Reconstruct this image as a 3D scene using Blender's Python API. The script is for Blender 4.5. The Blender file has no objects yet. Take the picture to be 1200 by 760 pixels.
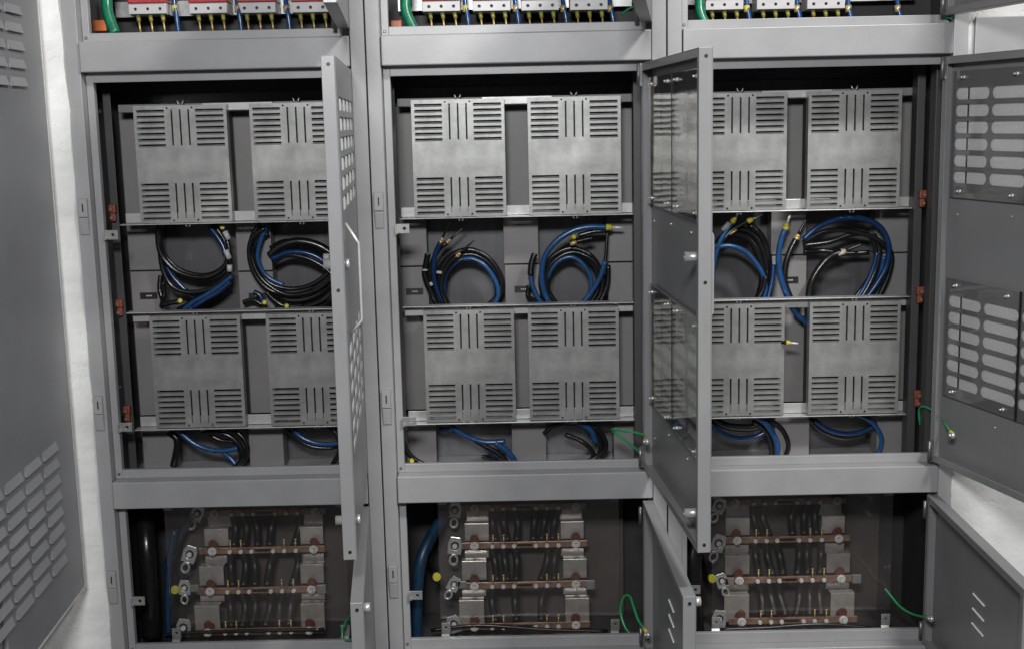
import bpy, bmesh, math, random
from mathutils import Vector, Matrix
random.seed(7)
S = bpy.context.scene
COL = S.collection
PI = math.pi

# ------------------------------------------------------------------ camera
F, PITCH, YAW, ROLL = 1.4472, 0.1628, -0.0040, -0.0218
CAM = Vector((1.1866, -3.3505, 1.5511))
fw = Vector((math.sin(YAW)*math.cos(PITCH), math.cos(YAW)*math.cos(PITCH), -math.sin(PITCH)))
ri = Vector((math.cos(YAW), -math.sin(YAW), 0)); up = ri.cross(fw)
R2 = ri*math.cos(ROLL)+up*math.sin(ROLL); U2 = -ri*math.sin(ROLL)+up*math.cos(ROLL)
cam = bpy.data.cameras.new('camera'); co = bpy.data.objects.new('camera', cam); COL.objects.link(co)
co.matrix_world = Matrix(((R2.x, U2.x, -fw.x, CAM.x), (R2.y, U2.y, -fw.y, CAM.y), (R2.z, U2.z, -fw.z, CAM.z), (0, 0, 0, 1)))
cam.sensor_width = 36; cam.lens = F/1.2*36; cam.clip_end = 100; cam.clip_start = .05
S.camera = co
S.render.resolution_x = 1024; S.render.resolution_y = 648

def at(px, py, Y):                      # a point of the photograph measured at depth Y
    d = fw + R2*((px-600)/(F*1000)) - U2*((py-380)/(F*1000))
    return CAM + d*((Y-CAM.y)/d.y)

# ------------------------------------------------------------------ light
w = bpy.data.worlds.new('World'); S.world = w; w.use_nodes = True
w.node_tree.nodes['Background'].inputs[0].default_value = (.97, .98, 1, 1)
w.node_tree.nodes['Background'].inputs[1].default_value = .075
def area(name, loc, target, sx, sy, power, color):
    l = bpy.data.lights.new(name, 'AREA'); l.shape = 'RECTANGLE'; l.size = sx; l.size_y = sy; l.energy = power; l.color = color
    o = bpy.data.objects.new(name, l); COL.objects.link(o); o.location = loc
    o.rotation_euler = (Vector(target)-Vector(loc)).to_track_quat('-Z', 'Y').to_euler()
area('ceiling_and_fill_lamp', (2.9, -2.5, 3.9), (1.2, 0, 1.2), .55, .35, 140, (1, .99, .97))  # the ceiling lamp, up on the right
area('ceiling_and_fill_lamp', (1.0, -3.7, 2.45), (.85, 0, 1.15), .6, .3, 98, (.985, .99, 1))  # fill light added in front to brighten the modules, not a fixture
S.view_settings.view_transform = 'Standard'; S.view_settings.look = 'None'
S.view_settings.exposure = 0; S.view_settings.gamma = 1

# ------------------------------------------------------------------ materials
def mat(name, col, rough=.5, metal=0, noise=0, nscale=30, bump=0, bscale=200, aniso=None, spec=.5, col2=None, coat=0, wear=0, vary=0):
    m = bpy.data.materials.new(name); m.use_nodes = True; nt = m.node_tree; N = nt.nodes; L = nt.links
    b = N['Principled BSDF']; b.inputs['Roughness'].default_value = rough; b.inputs['Metallic'].default_value = metal
    b.inputs['Specular IOR Level'].default_value = spec; b.inputs['Coat Weight'].default_value = coat
    b.inputs['Base Color'].default_value = (*col, 1)
    tc = N.new('ShaderNodeTexCoord')
    src = tc.outputs['Object']
    if aniso:
        mp = N.new('ShaderNodeMapping'); mp.inputs['Scale'].default_value = aniso; L.new(src, mp.inputs[0]); src = mp.outputs[0]
    if noise:
        n = N.new('ShaderNodeTexNoise'); n.inputs['Scale'].default_value = nscale; n.inputs['Detail'].default_value = 6
        n.inputs['Roughness'].default_value = .65; L.new(src, n.inputs['Vector'])
        r = N.new('ShaderNodeValToRGB'); r.color_ramp.elements[0].position = .3; r.color_ramp.elements[1].position = .72
        c2 = col2 or tuple(min(1, c*(1+noise)) for c in col)
        r.color_ramp.elements[0].color = (*[c*(1-noise) for c in col], 1); r.color_ramp.elements[1].color = (*c2, 1)
        L.new(n.outputs['Fac'], r.inputs[0]); last = r.outputs[0]
        if wear:
            for sc, lo, hi, amt, stretch in ((14, .60, .78, .30, (1, 1, .25)), (210, .70, .76, .55, (1, 1, 1)), (2.2, .50, .75, .16, (1, 1, 1))):
                mp2 = N.new('ShaderNodeMapping'); mp2.inputs['Scale'].default_value = stretch; mp2.inputs['Location'].default_value = (sc, 3*sc, 0); L.new(tc.outputs['Object'], mp2.inputs[0])
                wn = N.new('ShaderNodeTexNoise'); wn.inputs['Scale'].default_value = sc; wn.inputs['Detail'].default_value = 9; wn.inputs['Roughness'].default_value = .7; L.new(mp2.outputs[0], wn.inputs['Vector'])
                wr = N.new('ShaderNodeMapRange'); wr.inputs['From Min'].default_value = lo; wr.inputs['From Max'].default_value = hi; wr.inputs['To Max'].default_value = amt*wear; L.new(wn.outputs['Fac'], wr.inputs[0])
                mx = N.new('ShaderNodeMix'); mx.data_type = 'RGBA'; L.new(wr.outputs[0], mx.inputs[0]); L.new(last, mx.inputs[6])
                mx.inputs[7].default_value = (.10, .095, .09, 1) if sc != 210 else (.6, .6, .58, 1); last = mx.outputs[2]
        if vary:
            oi = N.new('ShaderNodeObjectInfo'); vr = N.new('ShaderNodeMapRange'); vr.inputs['To Min'].default_value = 1-vary; vr.inputs['To Max'].default_value = 1+vary; L.new(oi.outputs['Random'], vr.inputs[0])
            hs = N.new('ShaderNodeHueSaturation'); L.new(vr.outputs[0], hs.inputs['Value']); L.new(last, hs.inputs['Color']); last = hs.outputs[0]
        L.new(last, b.inputs['Base Color'])
        mr = N.new('ShaderNodeMapRange'); mr.inputs['To Min'].default_value = max(0, rough-.12); mr.inputs['To Max'].default_value = min(1, rough+.12)
        n3 = N.new('ShaderNodeTexNoise'); n3.inputs['Scale'].default_value = nscale*.37; n3.inputs['Detail'].default_value = 5
        L.new(tc.outputs['Object'], n3.inputs['Vector']); L.new(n3.outputs['Fac'], mr.inputs[0]); L.new(mr.outputs[0], b.inputs['Roughness'])
    if bump:
        n2 = N.new('ShaderNodeTexNoise'); n2.inputs['Scale'].default_value = bscale; n2.inputs['Detail'].default_value = 4
        L.new(src, n2.inputs['Vector'])
        bp = N.new('ShaderNodeBump'); bp.inputs['Strength'].default_value = bump; bp.inputs['Distance'].default_value = .002
        L.new(n2.outputs['Fac'], bp.inputs['Height']); L.new(bp.outputs[0], b.inputs['Normal'])
    return m
M = {}
M['paint'] = mat('grey_paint', (.29, .291, .296), .36, 0, .09, 6, .16, 350, wear=.8)
M['door'] = mat('door_paint', (.215, .216, .22), .34, 0, .09, 4, .12, 420, wear=.8)
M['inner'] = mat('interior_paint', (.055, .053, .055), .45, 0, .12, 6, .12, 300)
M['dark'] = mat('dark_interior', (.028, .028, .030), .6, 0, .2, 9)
M['box'] = mat('box_paint', (.19, .182, .180), .5, 0, .10, 8, .12, 500)
M['back'] = mat('back_sheet', (.105, .105, .11), .38, .35, .16, 5, .08, 60, aniso=(9, 1, .6))
M['zinc'] = mat('zinc_sheet', (.325, .33, .318), .40, .5, .26, 16, .12, 240, wear=.8, vary=.10)
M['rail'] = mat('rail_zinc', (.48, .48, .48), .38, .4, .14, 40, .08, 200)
M['vent'] = mat('polished_sheet', (.205, .205, .208), .5, 0, .08, 4, .06, 16)
M['mat'] = mat('filter_fibre', (.92, .93, .94), .8, 0, .10, 120, .4, 500)
M['steel'] = mat('bright_steel', (.62, .62, .62), .28, .6, .12, 60)
M['bolt'] = mat('bolt_nickel', (.72, .71, .68), .3, .2, .1, 80)
M['brass'] = mat('brass', (.58, .42, .18), .35, .4, .2, 80)
M['copper'] = mat('copper', (.24, .12, .08), .38, .45, .40, 30, .1, 90, col2=(.46, .29, .20))
M['blackp'] = mat('black_rubber', (.008, .008, .009), .25, 0, .2, 60, .15, 150)
M['blue'] = mat('blue_rubber', (.014, .060, .165), .24, 0, .25, 40, .15, 150)
M['dblue'] = mat('dark_blue_rubber', (.005, .026, .09), .25, 0, .3, 40)
M['green'] = mat('green_rubber', (.02, .30, .10), .35, 0, .15, 60)
M['teal'] = mat('green_sleeve', (.006, .15, .075), .30, 0, .3, 50, .25, 80)
M['yellow'] = mat('yellow_plastic', (.50, .45, .05), .4, 0, .15, 60)
M['olive'] = mat('olive_sleeve', (.26, .25, .05), .4, 0, .3, 60)
M['white'] = mat('white_plastic', (.46, .45, .45), .4, 0, .08, 30)
M['red'] = mat('red_plastic', (.34, .025, .03), .35, 0, .15, 30)
M['orange'] = mat('orange_resin', (.22, .055, .028), .45, 0, .2, 30)
M['redres'] = mat('red_resin', (.11, .032, .024), .35, 0, .2, 30)
M['slate'] = mat('slate_paint', (.155, .158, .168), .32, 0, .10, 4, .14, 380, wear=.8)
M['louver'] = mat('louver_paint', (.20, .203, .213), .32, 0, .10, 4, .14, 380, wear=.8)
M['hinge'] = mat('dull_steel', (.19, .19, .19), .4, .7, .2, 60)
M['orangeb'] = mat('orange_bar', (.50, .125, .035), .45, 0, .2, 30)
M['lower'] = mat('brown_back', (.075, .066, .060), .45, 0, .25, 5, .1, 60)  # plain brown tone with slight mottling
M['ribbon'] = mat('braided_black', (.012, .0115, .011), .35, 0, .3, 90, .5, 400)
M['plate'] = mat('silvery_plate', (.50, .47, .44), .3, .55, .25, 18, .1, 120, wear=.8)
M['navy'] = mat('dark_teal_rubber', (.006, .028, .060), .4, 0, .3, 30)
M['black'] = mat('black_mark', (.006, .006, .006), .5)

def wall_material():
    m = bpy.data.materials.new('rough_plaster'); m.use_nodes = True; nt = m.node_tree; N = nt.nodes; L = nt.links
    b = N['Principled BSDF']; b.inputs['Roughness'].default_value = .55
    tc = N.new('ShaderNodeTexCoord')
    n = N.new('ShaderNodeTexNoise'); n.inputs['Scale'].default_value = 7; n.inputs['Detail'].default_value = 8; L.new(tc.outputs['Object'], n.inputs['Vector'])
    r = N.new('ShaderNodeValToRGB'); r.color_ramp.elements[0].color = (.64, .64, .63, 1); r.color_ramp.elements[1].color = (.76, .76, .75, 1)
    r.color_ramp.elements[0].position = .35; r.color_ramp.elements[1].position = .65
    L.new(n.outputs['Fac'], r.inputs[0]); L.new(r.outputs[0], b.inputs['Base Color'])
    v = N.new('ShaderNodeTexVoronoi'); v.inputs['Scale'].default_value = 70; L.new(tc.outputs['Object'], v.inputs['Vector'])
    mr = N.new('ShaderNodeMapRange'); mr.inputs['From Min'].default_value = .0; mr.inputs['From Max'].default_value = .30; L.new(v.outputs['Distance'], mr.inputs[0])
    k = N.new('ShaderNodeTexNoise'); k.inputs['Scale'].default_value = 9; k.inputs['Detail'].default_value = 3; L.new(tc.outputs['Object'], k.inputs['Vector'])
    kr = N.new('ShaderNodeMapRange'); kr.inputs['From Min'].default_value = .50; kr.inputs['From Max'].default_value = .58; L.new(k.outputs['Fac'], kr.inputs[0])
    inv = N.new('ShaderNodeMath'); inv.operation = 'SUBTRACT'; inv.inputs[0].default_value = 1; L.new(mr.outputs[0], inv.inputs[1])
    pit = N.new('ShaderNodeMath'); pit.operation = 'MULTIPLY'; L.new(inv.outputs[0], pit.inputs[0]); L.new(kr.outputs[0], pit.inputs[1])
    f = N.new('ShaderNodeTexNoise'); f.inputs['Scale'].default_value = 60; f.inputs['Detail'].default_value = 8; L.new(tc.outputs['Object'], f.inputs['Vector'])
    h = N.new('ShaderNodeMath'); h.operation = 'SUBTRACT'; L.new(f.outputs['Fac'], h.inputs[0]); L.new(pit.outputs[0], h.inputs[1])
    bp = N.new('ShaderNodeBump'); bp.inputs['Strength'].default_value = .42; bp.inputs['Distance'].default_value = .003
    L.new(h.outputs[0], bp.inputs['Height']); L.new(bp.outputs[0], b.inputs['Normal'])
    return m
M['wall'] = wall_material()

def pane_material(haze=1, tint=.97):
    m = bpy.data.materials.new('clear_sheet'); m.use_nodes = True; nt = m.node_tree; N = nt.nodes; L = nt.links
    N.remove(N['Principled BSDF']); out = N['Material Output']
    t = N.new('ShaderNodeBsdfTransparent'); t.inputs[0].default_value = (tint, tint, tint, 1)
    g = N.new('ShaderNodeBsdfGlossy'); g.inputs['Roughness'].default_value = .07; g.inputs['Color'].default_value = (1, .98, .96, 1)
    lw = N.new('ShaderNodeLayerWeight'); lw.inputs['Blend'].default_value = .5
    pw = N.new('ShaderNodeMath'); pw.operation = 'POWER'; pw.inputs[1].default_value = 4; L.new(lw.outputs['Facing'], pw.inputs[0])
    fr = N.new('ShaderNodeMath'); fr.operation = 'MULTIPLY_ADD'; fr.inputs[1].default_value = .9; fr.inputs[2].default_value = .05; L.new(pw.outputs[0], fr.inputs[0])
    tc = N.new('ShaderNodeTexCoord'); n = N.new('ShaderNodeTexNoise'); n.inputs['Scale'].default_value = 6; L.new(tc.outputs['Object'], n.inputs['Vector'])
    bp = N.new('ShaderNodeBump'); bp.inputs['Strength'].default_value = .25; bp.inputs['Distance'].default_value = .01
    L.new(n.outputs['Fac'], bp.inputs['Height']); L.new(bp.outputs[0], g.inputs['Normal'])
    d = N.new('ShaderNodeBsdfDiffuse'); d.inputs['Color'].default_value = (.45, .38, .34, 1)  # brown diffuse tint painted in for the warm tinge of reflections
    n2 = N.new('ShaderNodeTexNoise'); n2.inputs['Scale'].default_value = 3.5; n2.inputs['Detail'].default_value = 7; L.new(tc.outputs['Object'], n2.inputs['Vector'])
    mr = N.new('ShaderNodeMapRange'); mr.inputs['From Min'].default_value = .4; mr.inputs['From Max'].default_value = .75; mr.inputs['To Max'].default_value = .035*haze; mr.inputs['To Min'].default_value = .0
    L.new(n2.outputs['Fac'], mr.inputs[0])
    a = N.new('ShaderNodeMixShader'); L.new(mr.outputs[0], a.inputs[0]); L.new(t.outputs[0], a.inputs[1]); L.new(d.outputs[0], a.inputs[2])
    c = N.new('ShaderNodeMixShader'); L.new(fr.outputs[0], c.inputs[0]); L.new(a.outputs[0], c.inputs[1]); L.new(g.outputs[0], c.inputs[2])
    L.new(c.outputs[0], out.inputs[0]); return m
M['pane'] = pane_material()
M['film'] = pane_material(.5, .93)

# ------------------------------------------------------------------ helpers
def tag(o, label=None, cat=None, group=None, kind=None):
    if label: o['label'] = label
    if cat: o['category'] = cat
    if group: o['group'] = group
    if kind: o['kind'] = kind
    return o
def empty(name, loc, label=None, cat=None, group=None, rz=0):
    o = bpy.data.objects.new(name, None); COL.objects.link(o); o.location = loc; o.rotation_euler.z = rz; o.empty_display_size = .05
    return tag(o, label, cat, group)

class MB:
    def __init__(s): s.bm = bmesh.new()
    def box(s, x0, x1, y0, y1, z0, z1):
        v = [s.bm.verts.new(p) for p in ((x0,y0,z0),(x1,y0,z0),(x1,y1,z0),(x0,y1,z0),(x0,y0,z1),(x1,y0,z1),(x1,y1,z1),(x0,y1,z1))]
        for f in ((3,2,1,0),(4,5,6,7),(0,1,5,4),(1,2,6,5),(2,3,7,6),(3,0,4,7)): s.bm.faces.new([v[i] for i in f])
        return s
    def cyl(s, a, b, r, n=14, r2=None, hole=0):
        a = Vector(a); b = Vector(b); d = (b-a).normalized(); r2 = r if r2 is None else r2
        u = d.orthogonal().normalized(); v = d.cross(u)
        def ring(p, rr): return [s.bm.verts.new(p+(u*math.cos(2*PI*i/n)+v*math.sin(2*PI*i/n))*rr) for i in range(n)]
        A = ring(a, r); B = ring(b, r2)
        for i in range(n):
            f = s.bm.faces.new((A[i], A[(i+1)%n], B[(i+1)%n], B[i])); f.smooth = True
        if hole:
            C = ring(b, r2*hole); D = ring(b-d*min((b-a).length*.6, r), r2*hole)
            for i in range(n):
                s.bm.faces.new((B[i], B[(i+1)%n], C[(i+1)%n], C[i])); s.bm.faces.new((C[i], C[(i+1)%n], D[(i+1)%n], D[i]))
            s.bm.faces.new(D)
        else: s.bm.faces.new(B)
        s.bm.faces.new(A[::-1]); return s
    def tube(s, pts, r, n=10, sub=7, cap=True, rad=None):
        P = smooth(pts, sub) if len(pts) > 2 and sub > 1 else [Vector(p) for p in pts]
        prev = None; rings = []; u = None
        for i, p in enumerate(P):
            d = (P[min(i+1, len(P)-1)]-P[max(i-1, 0)]).normalized()
            u = d.orthogonal().normalized() if u is None else (u-d*u.dot(d)).normalized()
            v = d.cross(u); rr = r if rad is None else r*rad(i/(len(P)-1))
            rings.append([s.bm.verts.new(p+(u*math.cos(2*PI*k/n)+v*math.sin(2*PI*k/n))*rr) for k in range(n)])
        for A, B in zip(rings, rings[1:]):
            for k in range(n):
                f = s.bm.faces.new((A[k], A[(k+1)%n], B[(k+1)%n], B[k])); f.smooth = True
        if cap: s.bm.faces.new(rings[0][::-1]); s.bm.faces.new(rings[-1])
        return s
    def sheet(s, outer, holes, y0, y1):
        """outline and holes given in (x, z); thickness from y0 to y1"""
        e = []; loops = []
        for lp in [outer]+holes:
            vs = [s.bm.verts.new((x, y0, z)) for x, z in lp]; loops.append(vs)
            for i in range(len(vs)): e.append(s.bm.edges.new((vs[i], vs[(i+1)%len(vs)])))
        r = bmesh.ops.triangle_fill(s.bm, use_beauty=True, use_dissolve=False, edges=e, normal=(0, -1, 0))
        fs = [g for g in r['geom'] if isinstance(g, bmesh.types.BMFace)]
        mp = {}
        for vs in loops:
            for v in vs: mp[v] = s.bm.verts.new((v.co.x, y1, v.co.z))
        for f in fs: s.bm.faces.new([mp[v] for v in reversed(f.verts)])
        for vs in loops:
            for i in range(len(vs)):
                a, b = vs[i], vs[(i+1)%len(vs)]; s.bm.faces.new((a, b, mp[b], mp[a]))
        return s
    def prism(s, prof, x0, x1):          # profile (y, z) swept along x
        A = [s.bm.verts.new((x0, y, z)) for y, z in prof]; B = [s.bm.verts.new((x1, y, z)) for y, z in prof]
        n = len(prof)
        for i in range(n): s.bm.faces.new((A[i], A[(i+1)%n], B[(i+1)%n], B[i]))
        s.bm.faces.new(A[::-1]); s.bm.faces.new(B); return s
    def build(s, name, m, parent=None, bevel=0, loc=None, rot=None, seg=2):
        bmesh.ops.recalc_face_normals(s.bm, faces=s.bm.faces)
        me = bpy.data.meshes.new(name); s.bm.to_mesh(me); s.bm.free(); me.materials.append(M[m])
        o = bpy.data.objects.new(name, me); COL.objects.link(o); o.parent = parent
        if loc: o.location = loc
        if rot: o.rotation_euler = rot
        if bevel:
            b = o.modifiers.new('edge', 'BEVEL'); b.width = bevel; b.segments = seg; b.limit_method = 'ANGLE'; b.angle_limit = .9
        return o
def smooth(pts, sub):
    P = [Vector(p) for p in pts]; P = [P[0]*2-P[1]]+P+[P[-1]*2-P[-2]]; out = []
    for i in range(1, len(P)-2):
        a, b, c, d = P[i-1:i+3]
        for k in range(sub):
            t = k/sub
            out.append(.5*((2*b)+(c-a)*t+(2*a-5*b+4*c-d)*t*t+(3*b-a-3*c+d)*t**3))
    out.append(P[-2]); return out
def rect(x0, x1, z0, z1): return [(x0, z0), (x1, z0), (x1, z1), (x0, z1)]
def stadium(x0, x1, zc, h, n=8):
    r = h/2
    return [(x1-r+r*math.sin(PI*i/n), zc-r*math.cos(PI*i/n)) for i in range(n+1)] + [(x0+r-r*math.sin(PI*i/n), zc+r*math.cos(PI*i/n)) for i in range(n+1)]
def kids(o): return [c for c in bpy.data.objects if c.parent == o]
def copy_tree(o, parent=None):
    c = o.copy(); COL.objects.link(c); c.parent = parent
    for ch in kids(o): copy_tree(ch, c)
    return c
CABN = ('left', 'middle', 'right')
X0 = (0.0, .80, 1.60)

# ------------------------------------------------------------------ the setting: plaster wall
def wall_piece(name, xa, xb, za, zb, jag, y=-.006):
    b = MB(); bm = b.bm; nz = int((zb-za)/.012); xs = [xa+(xb-xa)*i/8 for i in range(9)]
    rows = []
    for j in range(nz+1):
        z = za+(zb-za)*j/nz; row = []
        off = .0045*math.sin(z*9)+.003*math.sin(z*31+2)+random.uniform(-.0014, .0014)
        for i, x in enumerate(xs):
            xx = x+(off if (jag == 'r' and i == 8) or (jag == 'l' and i == 0) else 0)
            row.append(bm.verts.new((xx, y+random.uniform(-.0004, .0004), z)))
        rows.append(row)
    for r0, r1 in zip(rows, rows[1:]):
        for i in range(8): f = bm.faces.new((r0[i], r0[i+1], r1[i+1], r1[i])); f.smooth = True
    e = [x for x in bm.edges if x.is_boundary]
    r = bmesh.ops.extrude_edge_only(bm, edges=e)
    for v in [g for g in r['geom'] if isinstance(g, bmesh.types.BMVert)]: v.co.y = .25
    o = b.build(name, 'wall'); return tag(o, kind='structure')
wall_piece('wall', -1.2, -.0035, -.1, 2.3, 'r')
wall_piece('wall', 2.405, 3.3, -.1, 2.3, 'l')
o = MB().box(2.408, 3.1, -.022, -.010, .612, 1.795).build('metal_panel', 'paint', bevel=.002)
tag(o, 'flat grey metal panel on the white wall behind the widest open door', 'panel')

# ------------------------------------------------------------------ cabinets
DW = .715
def screw_row(b, pts, y, r=.0055, d=-1):
    for x, z in pts: b.cyl((x, y, z), (x, y+.004*d, z), r, 12, r*.8)
def door_shell(z0, z1, t=.03, holes=None):
    """closed: runs from the hinge at x=0 to x=-DW, outside at y=0, inside at y=t"""
    b = MB()
    if holes: b.sheet(rect(-DW, 0, z0, z1), holes, 0, .002)
    else: b.box(-DW, 0, 0, .002, z0, z1)
    b.box(-DW, -DW+.002, .002, t, z0, z1); b.box(-.002, 0, .002, t, z0, z1)
    b.box(-DW+.002, -.002, .002, t, z0, z0+.002); b.box(-DW+.002, -.002, .002, t, z1-.002, z1)
    l = .020
    b.box(-DW+.002, -DW+l, t-.002, t, z0+.002, z1-.002); b.box(-l, -.002, t-.002, t, z0+.002, z1-.002)
    b.box(-DW+l, -l, t-.002, t, z0+.002, z0+l); b.box(-DW+l, -l, t-.002, t, z1-l, z1-.002)
    return b
def louvers(b, cols, z_top, rows, pitch=.0435, w=.118, h=.028, out=.008):
    for c in cols:
        for r in range(rows):
            z = z_top-r*pitch
            prof = [(.0, z+h/2), (-out*.75, z-h/2+.007), (-out, z-h/2+.002), (-out, z-h/2), (-out+.0015, z-h/2), (-out*.75+.0015, z-h/2+.006), (0, z+h/2-.003)]
            b.prism(prof, c, c+w)
            for e in (c, c+w-.0012): b.prism([(0, z+h/2), (-out, z-h/2), (0, z-h/2)], e, e+.0012)
SLOT = [(.036+.155*i, .179+.155*i) for i in range(4)]      # distance from the hinge
def vent(parent, d0, d1, ztop, zbot, zfirst, seamslots, y=.010):
    hs = [stadium(-b, -a, zfirst-.0435*r, .031) for (a, b) in seamslots for r in range(6)]
    p = MB().sheet(rect(-d1, -d0, zbot, ztop), hs, y, y+.0015).build('vent_panel', 'vent', parent)
    m = (d0+d1)/2
    MB().box(-d1+.001, -d0-.001, y+.003, y+.0045, zbot+.001, ztop-.001).build('clear_film', 'film', parent)
    for x, z in [(-m+.11, ztop-.018), (-m-.11, ztop-.018), (-m+.11, zbot+.018), (-m-.11, zbot+.018)]: MB().cyl((x, y+.0016, z), (x, y+.008, z), .006, 12, .0045).cyl((x, y+.008, z), (x, y+.015, z), .003, 8).build('screw', 'steel', parent)
    return p
def mid_door(root):
    z0, z1 = .594, 1.695
    b = door_shell(z0, z1, holes=[stadium(-q, -p, zf-.0435*k, .029, 6) for zf in (1.597, 1.048) for p, q in SLOT for k in range(6)])
    d = b.build('door', 'door', root, bevel=.0012, loc=(.760, 0, 0))
    for zt, zb, zf in ((1.657, 1.325, 1.597), (1.110, .785, 1.048)):
        vent(d, .024, .341, zt, zb, zf, SLOT[:2]); vent(d, .343, .690, zt, zb, zf, SLOT[2:])
        MB().box(-.3455, -.3385, .0125, .0150, zb, zt).build('seam_strip', 'black', d)
        MB().box(-.090, -.078, .003, .0045, zb+.03, zt-.03).build('gap_strip', 'black', d)
        m = MB(); m.box(-.078, -.028, .003, .007, zb+.03, zt-.03); m.box(-.680, -.090, .003, .007, zb+.03, zt-.03); m.build('filter_mat', 'mat', d)
    h = MB(); h.tube([(-.60, 0, 1.335), (-.60, -.027, 1.290), (-.60, -.0275, 1.285), (-.60, -.0275, 1.120), (-.60, -.027, 1.115), (-.60, 0, 1.085)], .0036, 8, 1)
    h.build('handle', 'rail', d)
    for z in (1.250, .668): MB().cyl((-.655, .002, z), (-.655, .048, z), .0105, 18, hole=.5).build('lock_cam', 'steel', d)
    for z in (1.25, .668): MB().cyl((-.655, -.0005, z), (-.655, -.008, z), .011, 16, hole=.5).build('lock', 'steel', d)
    for z in (z1-.030, z0+.03):
        b = MB(); b.cyl((-.010, .038, z-.028), (-.010, .038, z+.028), .0050, 12); b.box(-.018, -.002, .030, .036, z-.03, z+.03)
        b.build('hinge', 'hinge', d)
    for x, z in ((-.05, .685), (-.05, 1.28), (-.28, 1.29), (-.52, 1.29), (-.25, .745), (-.48, .745)): MB().cyl((x, .0025, z), (x, .006, z), .004, 10, .0025).build('rivet', 'steel', d)
    for z in (z1-.018, z0+.018, 1.2): MB().cyl((-DW-.0001, .015, z), (-DW-.0008, .015, z), .004, 12).build('edge_hole', 'black', d)
    return d
def low_door(root):
    z0, z1 = .055, .492
    b = door_shell(z0, z1)
    d = b.build('door', 'door', root, bevel=.0012, loc=(.760, 0, 0))
    for i in range(3):
        z = .326-.040*i
        MB().prism([(.0022, z-.0022), (.005, z-.0022), (.005, z-.0005), (.0022, z+.0020)], -.40, -.318).build('lit_vent_slit', 'mat', d)  # solid pale strips, coloured as light showing through the slits
    for z in (z1-.04, z0+.04):
        h = MB(); h.cyl((-.010, .038, z-.025), (-.010, .038, z+.025), .0050, 12); h.build('hinge', 'hinge', d)
    MB().cyl((-.690, -.014, .470), (-.690, 0, .470), .011, 16, hole=.5).build('lock', 'steel', d)
    e = MB(); e.cyl((-DW-.0005, .015, z1-.016), (-DW-.002, .015, z1-.016), .004, 12); e.build('edge_hole', 'black', d)
    return d
def top_door(root):
    z0, z1 = 1.802, 2.17
    d = door_shell(z0, z1).build('door', 'door', root, bevel=.0012, loc=(.760, 0, 0))
    h = MB(); h.cyl((-.010, .040, z0), (-.010, .040, z0+.06), .0065, 12); h.build('hinge', 'hinge', d)
    return d
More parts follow.
